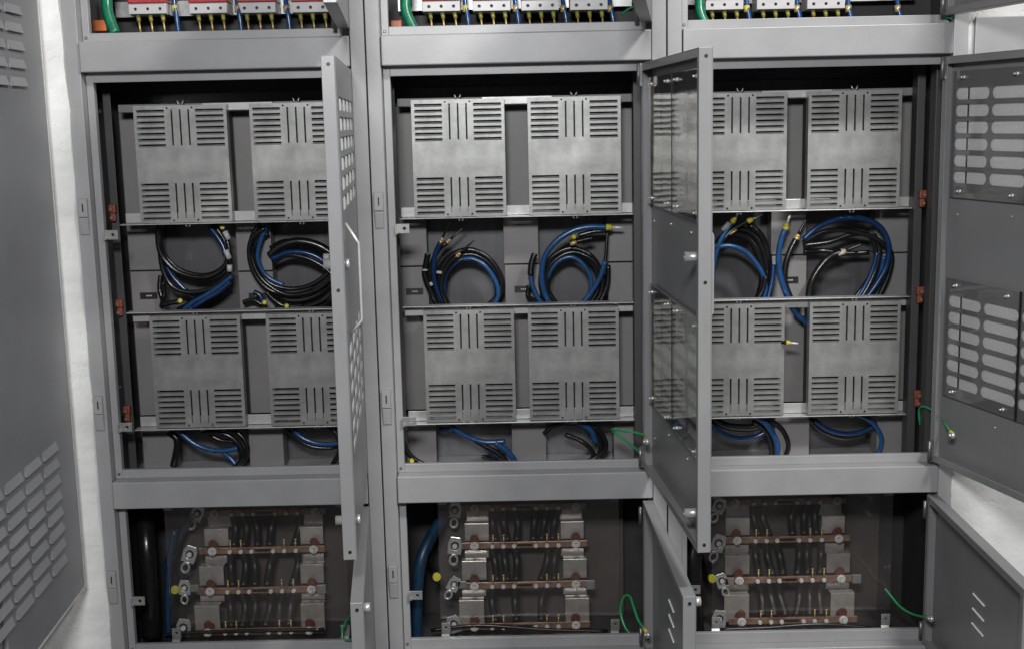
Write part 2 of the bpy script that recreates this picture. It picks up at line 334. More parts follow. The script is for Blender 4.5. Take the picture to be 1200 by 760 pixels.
def cabinet():
    r = empty('electrical_cabinet', (0, 0, 0))
    for x in (.0018, .7600):
        MB().box(x, x+.0382, 0, .045, 0, 2.2).build('post', 'paint', r, bevel=.002)
    for z0, z1 in ((1.703, 1.783), (.500, .578), (.0, .046), (2.175, 2.2)):
        MB().box(.042, .758, -.008, .060, z0, z1).build('beam', 'paint', r, bevel=.0035, seg=3)
    for z0, z1 in ((1.783, 2.175), (.578, 1.703), (.046, .500)):
        b = MB(); y0, y1 = .034, .0365
        tl = .026 if z1 == 1.703 else .006
        b.box(.041, .060, y0, y1, z0, z1); b.box(.752, .759, y0, y1, z0, z1)
        b.box(.060, .752, y0, y1, z1-tl, z1); b.box(.060, .752, y0, y1, z0, z0+(.024 if z0 > .1 else .032))
        b.box(.056, .060, y1, y1+.02, z0, z1); b.box(.752, .756, y1, y1+.02, z0, z1); b.box(.060, .752, y1, y1+.014, z0+(.021 if z0 > .1 else .029), z0+(.024 if z0 > .1 else .032))
        b.build('frame_lip', 'paint', r, bevel=.0012)
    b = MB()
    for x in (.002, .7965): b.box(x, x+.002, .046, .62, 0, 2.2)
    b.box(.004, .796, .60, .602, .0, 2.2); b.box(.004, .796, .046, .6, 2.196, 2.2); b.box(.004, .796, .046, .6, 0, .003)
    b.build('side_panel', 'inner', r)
    MB().box(.0045, .7955, .047, .599, .518, .522).build('shelf', 'rail', r)
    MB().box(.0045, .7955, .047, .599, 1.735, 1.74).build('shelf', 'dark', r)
    MB().box(.0045, .7955, .405, .409, .523, 1.734).build('back_panel', 'back', r)
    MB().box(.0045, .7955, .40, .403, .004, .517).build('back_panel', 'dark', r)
    MB().box(.125, .705, .355, .358, .004, .500).build('mounting_panel', 'lower', r)
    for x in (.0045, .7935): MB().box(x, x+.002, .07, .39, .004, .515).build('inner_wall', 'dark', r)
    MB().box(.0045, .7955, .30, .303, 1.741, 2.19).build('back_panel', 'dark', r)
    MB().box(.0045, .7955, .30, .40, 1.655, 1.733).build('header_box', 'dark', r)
    for x in (.12, .30, .50, .66): MB().box(x, x+.05, .297, .2995, 1.675, 1.695).build('header_slot', 'black', r)
    for x, y in ((.012, .10), (.034, .18), (.752, .10), (.727, .18)):
        b = MB(); b.box(x, x+.022, y, y+.003, .524, 1.73); b.box(x, x+.003, y+.003, y+.05, .524, 1.73); b.build('upright', 'inner', r, bevel=.001)
    for z0, z1, k in ((1.600, 1.621, 0), (1.283, 1.311, -1), (.994, 1.026, 1), (.678, .708, -1)):
        b = MB(); b.box(.058 if k else .30, .742 if k else .50, .236, .239, z0, z1)
        if not k:
            for q0, q1 in ((.058, .299), (.501, .742)): MB().box(q0, q1, .240, .243, z0, z1).build('shelf_rail', 'box', r)
        if k < 0: b.box(.050, .750, .200, .2355, z0-.004, z0-.001)
        if k == 1: b.box(.050, .750, .200, .2355, z1-.003, z1)
        b.build('shelf_rail', 'rail', r, bevel=.0008)
    for px, py in ((446, 246), (456, 476), (463, 680)):
        z = at(px, py, 0).z; b = MB()
        MB().box(.0077, .0333, -.0012, -.0004, z-.052, z+.0485).build('latch_recess', 'door', r)
        b.box(.0085, .0325, -.009, -.0014, z-.002, z+.047)
        b.prism([(-.0014, z-.050), (-.0014, z-.0022), (-.0075, z-.006), (-.0032, z-.049)], .0095, .0315)
        l = b.build('latch', 'paint', r, bevel=.0012)
        k = MB(); k.box(.0188, .0222, -.0097, -.0091, z+.012, z+.034)
        k.build('keyhole', 'black', l)
    for px, py in ((475, 268), (485, 493), (488, 697)):
        z = at(px, py, .03).z; b = MB()
        b.sheet(rect(.061, .098, z-.013, z+.013), [[(.084+.0045*math.cos(-a*PI/5), z+.0045*math.sin(-a*PI/5)) for a in range(10)]], .030, .033)
        b.box(.0585, .063, .025, .034, z-.016, z+.010); b.cyl((.064, .0235, z-.009), (.064, .030, z-.009), .005, 10)
        b.build('strike_plate', 'zinc', r, bevel=.0006)
    for x, z in ((.050, 1.795), (.050, .590), (.756, .590), (.756, 1.795), (.050, .064)): MB().cyl((x, .0338, z), (x, .031, z), .0045, 10, .003).build('screw', 'hinge', r)
    ds = [top_door(r), mid_door(r), low_door(r)]
    return r
proto = cabinet()
cabs = [proto, copy_tree(proto), copy_tree(proto)]
ANG = ((95.5, 94.7, 95.5), (82.5, 93.9, 91.3), (99.0, 104.1, 88.5))
CLAB = ('grey steel cabinet beside the left plaster strip, its tall door seen edge-on',
        'middle grey steel cabinet of the three, its tall open door showing its inner face',
        'grey steel cabinet beside the right white wall, its tall door swung widest open')
for c, x, an, lb in zip(cabs, X0, ANG, CLAB):
    c.location.x = x; tag(c, lb, 'cabinet', 'row of open electrical cabinets')
    dd = sorted([k for k in kids(c) if k.name.startswith('door')], key=lambda k: -max(v.co.z for v in k.data.vertices))
    for k, a in zip(dd, an): k.rotation_euler.z = math.radians(a)

# ------------------------------------------------------------------ foreground louvred door
root = empty('cabinet_door', (-.052, -.012, 0), 'tall grey louvred door standing open at the far left edge', 'door', rz=math.radians(94))
z0, z1, W = .256, 2.15, .72
b = MB(); c = .03
b.box(-W, -.051, 0, .03, z0+.036, z1)
def wedge(b, ring0, ring1):
    A = [b.bm.verts.new(p) for p in ring0]; B = [b.bm.verts.new(p) for p in ring1]; n = len(A)
    for i in range(n): b.bm.faces.new((A[i], A[(i+1)%n], B[(i+1)%n], B[i]))
    b.bm.faces.new(A[::-1]); b.bm.faces.new(B)
wedge(b, [(-.0508, 0, z0+.036), (0, .020, z0), (0, .03, z0), (-.0508, .03, z0+.036)], [(-.0508, 0, z1), (0, .020, z1), (0, .03, z1), (-.0508, .03, z1)])
wedge(b, [(-.051, 0, z0+.0358), (-.0005, .020, z0-.0002), (-.0005, .03, z0-.0002), (-.051, .03, z0+.0358)], [(-W, 0, z0+.0358), (-W, .020, z0-.0002), (-W, .03, z0-.0002), (-W, .03, z0+.0358)])
b.build('door_frame', 'slate', root, bevel=.003)
b = MB(); b.box(-W+.05, -.052, -.012, -.0005, z0+.042, z1-.05)
cols = [-.196-.122-.142*i for i in range(4)]
bb = MB(); bb.bm.free(); bb.bm = b.bm
b.build('panel', 'slate', root, bevel=.003)
b = MB(); b.box(-.0515, -.047, -.0145, -.0005, z0+.037, z1-.05); b.box(-W+.05, -.0517, -.0145, -.0005, z0+.037, z0+.0415); b.build('edge_highlight', 'rail', root, bevel=.001)  # brighter strip added as the highlight line along the panel edge
for zt, nr in ((.742, 8), (1.672+.0435*9, 10)):
    lv = MB(); louvers(lv, cols, zt, nr, w=.114, h=.023, out=.007)
    for v in lv.bm.verts: v.co.y -= .0122
    lv.build('louver_field', 'louver', root)
for x, z in [(-.022, z0+.02), (-.11, z0+.02), (-.21, z0+.02), (-.31, z0+.02), (-.022, .62), (-.022, 1.15), (-.022, 1.6)]: MB().cyl((x, .016, z), (x, .004, z), .0055, 10, .004).build('bolt', 'blackp', root)

# ------------------------------------------------------------------ slotted power modules
def slots():
    hs = []; W, H = .264, .332
    for zt in (H-.014, .1105):
        for i in range(7):
            z = zt-i*.0161
            hs.append(rect(.009, .087, z-.0025, z+.0025)); hs.append(rect(.176, .255, z-.0025, z+.0025))
        for x in (.108, .132, .156): hs.append(rect(x-.0024, x+.0024, zt-.0985, zt+.002))
    return hs
def power_module():
    r = empty('power_module', (0, 0, 0))
    W, H = .264, .332
    b = MB(); b.sheet(rect(0, W, 0, H), slots(), 0, .0015)
    for h in slots():
        xa, xb_, za, zb_ = h[0][0], h[1][0], h[0][1], h[2][1]
        if xb_-xa > .02: b.prism([(.0, za-.0002), (.0, za-.0036), (-.0018, za-.0005), (-.0018, za-.0002)], xa, xb_)
        else: b.box(xb_+.0002, xb_+.0014, -.0014, -.0001, za, zb_)
    b.box(0, .0015, .0015, .03, 0, H); b.box(W-.0015, W, .0015, .03, 0, H); b.box(.0015, W-.0015, .0015, .012, 0, .0015); b.box(.0015, W-.0015, .0015, .012, H-.0015, H)
    b.build('slotted_cover', 'zinc', r)
    MB().box(.006, W-.006, .045, .095, .02, H-.02).build('housing', 'dark', r)
    for x, z in ((.096, H-.007), (.166, H-.007), (.096, .007), (.166, .007)): MB().cyl((x, -.0003, z), (x, -.003, z), .003, 10, .002).build('screw', 'blackp', r)
    for z in (H+.001, -.013):
        k = MB()
        for dx in (-.009, .009): k.tube([(W/2+dx*.4, .012, z), (W/2+dx, .012, z+.012)], .0022, 6, 1)
        k.build('clip', 'steel', r)
    return r
pm = power_module(); first = True
MODS = [  # pixel of the lower left cover corner, cabinet, row, side, remark
 (165, 260, 0, 'top', 'left'), (299, 257, 0, 'top', 'right'), (486, 256, 1, 'top', 'left'), (620.5, 252, 1, 'top', 'right'), (813, 249, 2, 'top', 'left'), (945.5, 246, 2, 'top', 'right'),
 (183.5, 499, 0, 'lower', 'left'), (318, 496, 0, 'lower', 'right'), (500, 491, 1, 'lower', 'left'), (621, 488, 1, 'lower', 'right'), (813, 486, 2, 'lower', 'left'), (947, 483, 2, 'lower', 'right')]
for px, py, c, row, side in MODS:
    o = pm if first else copy_tree(pm); first = False
    p = at(px, py, .20); o.location = (p.x, .20, 1.284 if row == 'top' else .681)
    tag(o, 'zinc slotted box cover, %s one of the %s pair in the %s cabinet' % (side, row, CABN[c]), 'module', 'slotted zinc module covers')

# ------------------------------------------------------------------ grey boxes behind the rails
def gbox(x, w, z0, z1, y, label, mark):
    r = empty('equipment_box', (x, y, z0), label, 'box', 'grey boxes between the cable coils')
    h = z1-z0
    MB().box(0, w, 0, .065, 0, h).build('casing', 'box', r, bevel=.0015)
    if mark:
        b = MB(); b.box(w*.27, w*.27+.052, -.0015, -.0002, mark, mark+.020); l = b.build('label_plate', 'black', r)
        t = MB(); 
        for i in range(3): t.box(w*.27+.019+.006*i, w*.27+.023+.006*i, -.0021, -.0016, mark+.008, mark+.012)
        t.build('printed_mark', 'white', l)
ROWN = ('tall grey box seen in the upper gap', 'short grey box under the seam', 'low grey box on the cabinet floor')
for c in range(3):
    for i, (xr, wd) in enumerate(((.028, .094), (.352, .104), (.662, .100))):
        pos = ('by the hinge-free side', 'between the two module columns', 'by the hinge side')[i]
        zs = at((150, 300, 720)[i] if c == 0 else 600, 318+(0 if c == 0 else -8 if c == 1 else -12), .33).z
        gbox(X0[c]+xr, wd, zs+.002, 1.60, .335, 'tall grey box above the horizontal seam, %s of the %s cabinet' % (pos, CABN[c]), 0)
        gbox(X0[c]+xr+.002, wd, .69, zs-.002, .330, 'grey box below the horizontal seam, %s of the %s cabinet' % (pos, CABN[c]), (zs-.69-.085) if i < 2 else 0)
        gbox(X0[c]+xr+.012, wd, .524, .672, .300, 'low grey box on the compartment floor, %s of the %s cabinet' % (pos, CABN[c]), 0)

# ------------------------------------------------------------------ cable coils
CR = .0074
class Coil:
    def __init__(s, ox, oy, k, label, seed=0, group='coils of black and blue cable in the cabinets'):
        s.o = (ox, oy, k); s.rnd = random.Random(seed); s.items = []; s.label = label; s.group = group; s.root = None
    def P(s, x, y, Y): return at(s.o[0]+x/s.o[2], s.o[1]+y/s.o[2], Y)
    def start(s, x, y):
        p = s.P(x, y, .30); s.root = empty('cable_coil', p, s.label, 'cables', s.group); s.base = p
    def cable(s, pts, m='blackp', Y=None, r=CR, ferr=None, tip=None, Y1=None):
        if s.root is None: s.start(*pts[len(pts)//2])
        Y = s.rnd.uniform(.266, .312) if Y is None else Y; Y1 = Y+s.rnd.uniform(-.012, .012) if Y1 is None else Y1
        n = len(pts)-1
        P = [s.P(x, y, Y+(Y1-Y)*i/n)-s.base for i, (x, y) in enumerate(pts)]
        c = MB().tube(P, r, 10, 7).build('cable', m, s.root)
        if ferr: s.ferrule(c, P[ferr == 's' and 0 or -1], P[ferr == 's' and 1 or -2], r, tip)
        return c
    def ferrule(s, c, a, b, r, tip):
        d = (a-b).normalized(); r = r*(.8 if tip == 'black' else 1)
        MB().cyl(a-d*.004, a+d*.006, r*1.05, 14, r*1.15).cyl(a+d*.0061, a+d*.015, r*1.15, 14, r*.6).build('ferrule', 'brass' if tip == 'black' else 'yellow', c)
        L = .030
        if tip == 'black': MB().tube([a+d*.0155, a+d*.045, a+d*.068], r*.62, 8, 3, rad=lambda t: 1-.5*t).build('heat_shrink_tip', 'blackp', c)
        else: MB().cyl(a+d*.0155, a+d*.0155+d*L, r*.42, 10).build('pin', 'bolt', c)
    def band(s, a, b, m='white', Y=.262, r=CR*1.1):
        P = [s.P(*a, Y)-s.base, s.P(*b, Y)-s.base]
        MB().cyl(P[0], P[1], r, 12).build('sleeve', m, s.root)
    def blob(s, x, y, Y=.262):
        p = s.P(x, y, Y)-s.base; d = Vector((.004, -.012, .002)).normalized()
        MB().cyl(p, p+d*.010, .0075, 14, .009).cyl(p+d*.0101, p+d*.018, .009, 14, .005).build('ferrule', 'yellow', s.root)
def sh(pts, dx, dy, k=1.0):
    cx = sum(p[0] for p in pts)/len(pts); cy = sum(p[1] for p in pts)/len(pts)
    return [((x-cx)*k+cx+dx, (y-cy)*k+cy+dy) for x, y in pts]

a = Coil(170, 250, 5.217, 'black and blue cable coil in the left gap of the left cabinet', 1)
L1 = [(250, 10), (150, 30), (95, 110), (95, 210), (130, 290), (210, 360), (330, 393), (430, 375), (500, 310), (505, 220), (470, 140), (410, 70), (330, 20), (250, 8)]
a.cable(L1, Y=.30); a.cable(sh(L1, -8, -6, 1.02), Y=.285); a.cable(sh(L1, 4, -14, 1.0), Y=.315)
a.cable([(85, 60), (90, 200), (105, 330), (160, 440), (260, 482), (380, 468), (470, 410), (525, 345)], Y=.29)
a.cable([(110, 250), (145, 350), (215, 440), (290, 492), (380, 490), (470, 430), (530, 380)], 'dblue', .305); a.cable([(122, 280), (160, 370), (225, 452), (300, 500), (380, 500)], 'blue', .312, r=.0065)
a.cable([(528, 385), (455, 445), (370, 500), (290, 545), (235, 590)], 'blue', .275, r=.0068)
a.cable([(522, 350), (440, 430), (350, 500), (260, 560), (200, 590)], 'blackp', .29)
a.cable([(520, 420), (450, 480), (360, 530), (290, 580)], 'dblue', .28)
a.cable([(395, 85), (440, 140), (478, 205), (492, 260)], 'dblue', .28)
a.cable([(520, 300), (515, 220), (500, 160), (482, 105)], 'blackp', .27, r=.007); a.band((487, 110), (512, 160)); a.band((493, 225), (516, 278)); a.band((517, 315), (517, 355))
a.blob(470, 88); a.cable([(100, 560), (150, 548), (205, 540)], 'blackp', .27); a.blob(213, 535)
a.cable([(110, 420), (115, 500), (100, 570)], 'blackp', .30); a.cable([(95, 380), (90, 470), (120, 560)], 'blackp', .32)

a = Coil(170, 250, 5.217, 'cable coil in the gap of the left cabinet partly hidden by the edge-on door', 2)
L2 = [(745, 70), (672, 130), (655, 230), (690, 345), (770, 430), (890, 462), (1010, 440), (1110, 375), (1180, 300)]
a.cable(L2, Y=.29); a.cable(sh(L2, -10, 30, 1.04), Y=.275); a.cable(sh(L2, 8, 50, 1.0), Y=.30)
a.cable([(700, 60), (650, 160), (652, 270), (705, 390), (800, 470), (900, 500), (1040, 470), (1150, 390)], Y=.285)
a.cable([(760, 260), (830, 200), (930, 172), (1040, 190), (1130, 240), (1180, 300)], Y=.31, r=.012); a.cable([(770, 220), (850, 180), (950, 185), (1060, 215), (1150, 280)], Y=.32, r=.011)
a.cable([(775, 280), (870, 240), (970, 240), (1060, 272), (1140, 340)], 'dblue', .285, r=.0075); a.cable([(780, 300), (870, 258), (980, 272), (1080, 320), (1150, 380)], Y=.295)
a.cable([(750, 60), (725, 120), (697, 200), (690, 280), (718, 350), (765, 400), (850, 440)], 'blue', .284, r=.0068)
a.band((1092, 268), (1130, 268), r=.011)
a.cable([(740, 480), (790, 530), (850, 565), (950, 572)], Y=.28); a.cable([(970, 575), (1070, 540), (1150, 470), (1190, 410)], Y=.28); a.cable([(950, 600), (1090, 560), (1170, 500)], Y=.30)
a.cable([(665, 480), (700, 500), (725, 545)], 'dblue', .27); a.blob(727, 545); a.blob(862, 566); a.cable([(600, 545), (660, 530), (720, 560)], Y=.28)

a = Coil(470, 250, 4.138, 'mostly black cable coil with three raised tips in the middle cabinet', 3)
L3 = [(240, 470), (200, 370), (215, 280), (270, 215), (350, 200), (430, 245), (478, 330), (465, 400), (400, 465)]
a.cable(L3, Y=.30); a.cable(sh(L3, -4, -12, 1.08), Y=.29); a.cable(sh(L3, 6, -8, 1.05), Y=.31); a.cable(sh(L3, -16, -4, 1.1), Y=.315)
a.cable([(205, 400), (215, 300), (270, 235), (340, 220), (405, 255), (455, 325), (462, 400), (420, 480)], 'dblue', .297, r=.0075)
a.cable([(300, 222), (350, 222), (410, 258), (458, 330), (470, 400), (430, 480)], 'blue', .288, r=.0072)
a.cable([(215, 450), (175, 370), (158, 290), (165, 200), (192, 140)], 'dblue', .275, ferr='e', tip='black')
a.cable([(195, 450), (160, 350), (150, 250), (180, 180), (222, 142)], 'blackp', .285, ferr='e', tip='black')
a.cable([(225, 450), (195, 370), (205, 290), (235, 240), (270, 208)], 'blackp', .267, ferr='e', tip='black')
a.cable([(180, 460), (140, 370), (115, 300), (122, 240), (130, 195)], 'blackp', .28, r=.009); a.band((103, 275), (128, 275), r=.003); a.band((172, 285), (198, 288), r=.0045); a.band((142, 335), (150, 350), r=.005)
a.cable([(200, 460), (150, 400), (130, 340), (120, 300)], 'blackp', .30)

a = Coil(470, 250, 4.138, 'bright blue cable coil with yellow ferrule pointing right, middle cabinet', 4)
L4 = [(770, 460), (705, 370), (705, 270), (760, 210), (830, 190), (910, 225), (955, 300), (950, 380), (900, 460)]
a.cable(L4, Y=.30); a.cable(sh(L4, 6, -10, 1.08), Y=.31); a.cable(sh(L4, 14, 4, 1.04), Y=.29); a.cable(sh(L4, -8, 6, 1.1), Y=.32)
a.cable([(720, 470), (700, 350), (745, 250), (820, 212), (885, 250), (922, 325), (905, 410), (850, 480)], 'blue', .292, r=.007)
a.cable([(740, 460), (700, 395), (682, 300), (700, 205), (760, 130), (840, 82), (920, 66), (1000, 68)], 'blue', .262, Y1=.262, ferr='e', tip='pin', r=.0088)
a.cable([(840, 470), (910, 400), (965, 310), (990, 230)], 'blue', .268, r=.0075); a.cable([(975, 290), (992, 215), (996, 150), (1000, 90)], 'blackp', .271, r=.005)
a.cable([(700, 460), (655, 395), (632, 330), (630, 285)], 'blue', .265); a.cable([(628, 300), (632, 250), (648, 195)], 'blackp', .262, r=.0095)
a.cable([(720, 460), (640, 420), (615, 400), (620, 350)], 'blackp', .29)
a.cable([(1000, 85), (930, 90), (860, 108)], 'blackp', .28, r=.007); a.blob(830, 116, .275)
a.cable([(930, 120), (880, 130), (820, 148)], 'blackp', .28, r=.007); a.band((820, 150), (850, 140), 'brass', r=.006)
a.cable([(1005, 250), (1000, 350), (960, 440)], 'blackp', .30)

a = Coil(820, 240, 4.286, 'cable coil just right of the tall open middle door, two yellow ferrules at its top', 5)
a.cable([(60, 420), (70, 300), (90, 215), (112, 165), (165, 85)], 'blue', .265, ferr='e', tip='pin'); a.band((112, 128), (148, 92), r=.007)
a.cable([(60, 300), (90, 220), (150, 140), (200, 105), (245, 82)], 'blackp', .275, ferr='e', tip='pin', r=.0075)
a.cable([(100, 190), (200, 125), (280, 165), (325, 255), (340, 350), (320, 480)], Y=.31, r=.010); a.cable([(150, 140), (250, 175), (300, 270), (315, 380), (290, 480)], Y=.30, r=.011); a.cable([(250, 100), (310, 160), (345, 260), (350, 420), (340, 490)], Y=.315, r=.010)
a.cable([(60, 240), (100, 212), (160, 208), (225, 235), (280, 290), (320, 360), (330, 430), (320, 480)], 'blue', .27, r=.0072); a.cable([(372, 300), (362, 390), (340, 480)], 'dblue', .28); a.cable([(330, 360), (320, 420), (290, 480)], 'blackp', .27)
a.cable([(60, 240), (110, 160), (180, 120)], Y=.29); a.cable([(150, 150), (185, 125)], 'brass', .262, r=.003)

a = Coil(820, 240, 4.286, 'large cable coil in the right gap of the right cabinet, blue outer loop', 6)
a.cable([(520, 175), (590, 115), (680, 76), (770, 65), (860, 82), (920, 130), (950, 210), (940, 300), (900, 380), (830, 480)], 'dblue', .27, r=.0085)
a.cable([(520, 190), (610, 140), (700, 128), (800, 142), (900, 180), (962, 245), (950, 350), (890, 480)], Y=.28)
a.cable([(520, 205), (650, 188), (760, 150), (850, 155), (885, 240), (860, 350), (770, 480)], Y=.29)
a.cable([(520, 235), (620, 232), (720, 245), (850, 240)], Y=.31, r=.0075); a.cable([(870, 150), (900, 230), (880, 330), (840, 420), (800, 480)], Y=.30, r=.011)
a.cable([(545, 500), (558, 400), (600, 320), (655, 262), (710, 240)], Y=.264, ferr='e', tip='black', r=.0115); a.band((695, 250), (728, 236), r=.0065)
a.cable([(890, 240), (870, 320), (835, 400), (790, 475)], 'dblue', .285, r=.007); a.cable([(925, 260), (912, 330), (885, 400), (840, 480)], 'blue', .285, r=.007); a.cable([(890, 260), (930, 340), (900, 470)], Y=.30)
a.cable([(640, 620), (550, 595), (480, 540), (440, 460), (408, 370), (395, 270), (408, 180), (430, 118)], 'blue', .264, Y1=.264, ferr='e', tip='pin', r=.0088)
a.cable([(460, 480), (428, 390), (432, 300), (455, 230), (484, 172)], 'blackp', .268, ferr='e', tip='black', r=.0095)

G2 = 'cable loops hanging below the lower module rows'
a = Coil(130, 485, 4.444, 'lower cable loops beside the low grey boxes, left gap of the left cabinet', 7, G2)
a.cable([(330, 60), (380, 110), (440, 155), (520, 185), (600, 188), (660, 175)], 'blue', .275, r=.008); a.cable([(585, 200), (620, 225), (650, 260)], 'blue', .28, r=.008)
a.cable([(480, 90), (600, 105), (665, 155), (690, 215), (650, 275)], Y=.27); a.cable([(500, 60), (640, 85), (705, 150), (700, 230), (655, 280)], Y=.285); a.cable([(450, 60), (560, 130), (650, 150), (680, 230), (640, 280)], Y=.30)
a.cable([(300, 90), (345, 130), (340, 200), (325, 270)], Y=.30, r=.011)
a = Coil(130, 485, 4.444, 'lower cable loop next to the edge-on door of the left cabinet', 8, G2)
a.cable([(930, 50), (980, 110), (1050, 145), (1120, 155), (1190, 150)], 'blue', .275, r=.0075); a.cable([(900, 50), (960, 120), (1040, 165), (1130, 175), (1190, 165)], Y=.285); a.cable([(1120, 50), (1180, 110), (1190, 190), (1150, 270)], Y=.27); a.cable([(1140, 50), (1180, 80), (1210, 120)], 'blue', .268, r=.007)
a = Coil(460, 480, 4.0, 'lower cable loops with blue cable sloping down right, middle cabinet, left gap', 9, G2)
a.cable([(240, 40), (300, 95), (370, 132), (440, 150), (530, 146)], 'blue', .275, r=.008); a.cable([(480, 155), (530, 185), (565, 225), (585, 265)], 'blue', .27, r=.009)
a.cable([(330, 110), (420, 160), (500, 205), (555, 260)], Y=.28); a.cable([(420, 215), (480, 235), (540, 255)], Y=.29, r=.006); a.cable([(220, 90), (300, 100), (400, 150), (500, 220)], 'dblue', .30)
a.cable([(40, 130), (70, 195), (110, 235), (160, 262)], Y=.10, r=.008); a.blob(85, 237, .10)
a = Coil(460, 480, 4.0, 'lower cable loop bending down at the right gap of the middle cabinet', 10, G2)
a.cable([(800, 50), (870, 58), (925, 90), (955, 150)], 'blue', .268, r=.0085); a.cable([(710, 110), (760, 70), (850, 62), (935, 90), (975, 150), (965, 210), (900, 245)], Y=.28)
a.cable([(880, 40), (975, 105), (1000, 175), (950, 240)], Y=.275); a.cable([(810, 115), (890, 148), (940, 200), (930, 245)], Y=.29, r=.0075); a.cable([(850, 60), (950, 90), (985, 170), (940, 240)], Y=.30)
a = Coil(830, 475, 4.286, 'lower cable loop with a light blue cable, left gap of the right cabinet', 11, G2)
a.cable([(215, 45), (280, 80), (325, 140), (348, 200), (345, 260)], 'blue', .268, r=.009); a.cable([(260, 45), (360, 105), (402, 190), (385, 265)], Y=.28); a.cable([(225, 75), (290, 130), (318, 200), (315, 262)], Y=.28)
a.cable([(10, 90), (70, 140), (150, 165), (230, 158), (290, 130)], 'dblue', .29, r=.0085); a.cable([(20, 60), (90, 100), (200, 110), (300, 90)], Y=.30, r=.012)
a = Coil(830, 475, 4.286, 'lower cable loop with one thin blue arc, right gap of the right cabinet', 12, G2)
a.cable([(740, 40), (820, 80), (868, 150), (865, 210), (835, 265)], 'blue', .275, r=.007); a.cable([(530, 70), (600, 120), (690, 140), (780, 128), (850, 95)], 'dblue', .30, r=.008); a.cable([(500, 60), (570, 125), (680, 160), (800, 140)], Y=.31, r=.011)

# ------------------------------------------------------------------ orange clamps on the uprights
for px, py, w in ((131, 250, 'top clamp at the left cabinet side'), (139, 361, 'middle clamp at the left cabinet side'), (148, 485, 'bottom clamp at the left cabinet side'),
               (1082, 233, 'top clamp at the right cabinet side'), (1079, 346, 'middle clamp at the right cabinet side'), (1076, 467, 'bottom clamp at the right cabinet side')):
    p = at(px, py, .155); r = empty('bus_clamp', p, 'small orange red %s, with bolts' % w, 'clamp', 'orange clamps on the cabinet uprights')
    MB().box(-.010, .010, 0, .02, .000, .024).box(-.007, .007, .004, .02, -.024, -.0005).build('block', 'orange', r, bevel=.003)
    MB().cyl((0, -.001, .012), (0, -.009, .012), .006, 6).build('bolt', 'copper', r)
    MB().cyl((0, .003, -.013), (0, -.006, -.013), .005, 6).build('bolt', 'copper', r)

# ------------------------------------------------------------------ green ground wires
def gwire(name, pts, label, lug=None, r=.0034, m='green'):
    P = [at(x, y, Y) for x, y, Y in pts]; base = P[0].copy(); rt = empty('ground_wire', base, label, 'wire', 'green earth wires')
    MB().tube([p-base for p in P], r, 8, 8).build('wire', m, rt)
    if lug:
        d = (P[-1]-P[-2]).normalized(); e = P[-1]-base
        MB().cyl(e-d*.002, e+d*.018, .0065, 12, .0055).build('lug_sleeve', 'yellow', rt)
        n = e+d*.028; ax = Vector(lug)
        MB().cyl(n-ax*.003, n+ax*.006, .010, 6).cyl(n+ax*.006, n+ax*.012, .005, 10).build('nut', 'steel', rt)
def door_pt(c, k, d, z, y=.034):
    a = math.radians(ANG[c][k]); x = -d
    return Vector((X0[c]+.76+x*math.cos(a)-y*math.sin(a), x*math.sin(a)+y*math.cos(a), z))
def proj(p):
    v = p-CAM; z = v.dot(fw); return (600+F*1000*v.dot(R2)/z, 380-F*1000*v.dot(U2)/z, p.y)
e = door_pt(1, 1, .075, .690)
gwire('g', [(751, 530, .10), (735, 517, .09), (717, 503, .08), (735, 505, .02), (752, 508, -.02), proj(e)], 'green earth wire from the middle cabinet to its tall open door', (-1, 0, 0))
e = door_pt(2, 1, .10, .700)
gwire('g', [(1079, 500, .15), (1077, 480, .14), (1084, 476, .10), (1100, 486, .03), proj(e)], 'green earth wire ending in a yellow lug on the widest open door', (-1, 0, 0))
e = door_pt(1, 2, .055, .135)
gwire('g', [(745, 748, .05), (733, 735, .06), (727, 715, .08), (731, 699, .07), (738, 698, .05), (743, 712, .01), (748, 726, -.02), proj(e)], 'green earth wire looping in the dark bottom corner of the middle cabinet', (-1, 0, 0))
e = door_pt(2, 2, .055, .150)
gwire('g', [(1037, 689, .14), (1046, 700, .12), (1056, 711, .09), (1070, 719, .04), proj(e)], 'green earth wire behind the low door of the right cabinet', (-1, 0, 0))
gwire('g', [(401, 748, .06), (402, 736, .07), (408, 723, .05), (417, 715, .0), (428, 712, -.03)], 'green earth wire bending up beside the low door of the left cabinet')
gwire('g', [(400, 751, .05), (410, 749, .02), (424, 744, -.02)], 'short green wire at the bottom sill of the left cabinet')
gwire('g', [(729, 17, .05), (738, 10, .02), (750, 6, -.02)], 'green wire pair stub under the upper door of the middle cabinet', r=.003)
gwire('g', [(1112, -6, .02), (1104, 6, .03), (1106, 18, .02), (1116, 22, .0)], 'green wire loop at the top right hinge', r=.003)

# ------------------------------------------------------------------ breakers in the upper compartments
YB = .15
def breaker():
    r = empty('circuit_breaker', (0, 0, 0)); w = .104
    b = MB(); b.sheet(rect(0, w, 0, .028), [[(x+.0042*math.cos(-a*PI/6), .013+.0042*math.sin(-a*PI/6)) for a in range(12)] for x in (.018, .052, .086)], 0, .012)
    b.box(0, w, .0125, .075, -.002, .028); b.build('body', 'white', r, bevel=.0012)
    MB().box(.002, w-.002, .012, .0135, .002, .026).build('hole_backing', 'black', r)
    MB().box(-.001, w+.001, -.006, .07, .0285, .085).build('cap', 'red', r, bevel=.003)
    MB().box(0, w, .004, .07, .0855, .13).build('upper_body', 'white', r, bevel=.002)
    for x in (.020, .054, .088):
        t = MB(); t.cyl((x, .018, -.003), (x+.002, .016, -.020), .0062, 12, .0050); t.build('terminal_sleeve', 'olive', r)
        MB().cyl((x+.002, .016, -.0201), (x+.005, .014, -.052), .0026, 8).build('terminal_pin', 'brass', r)
    return r
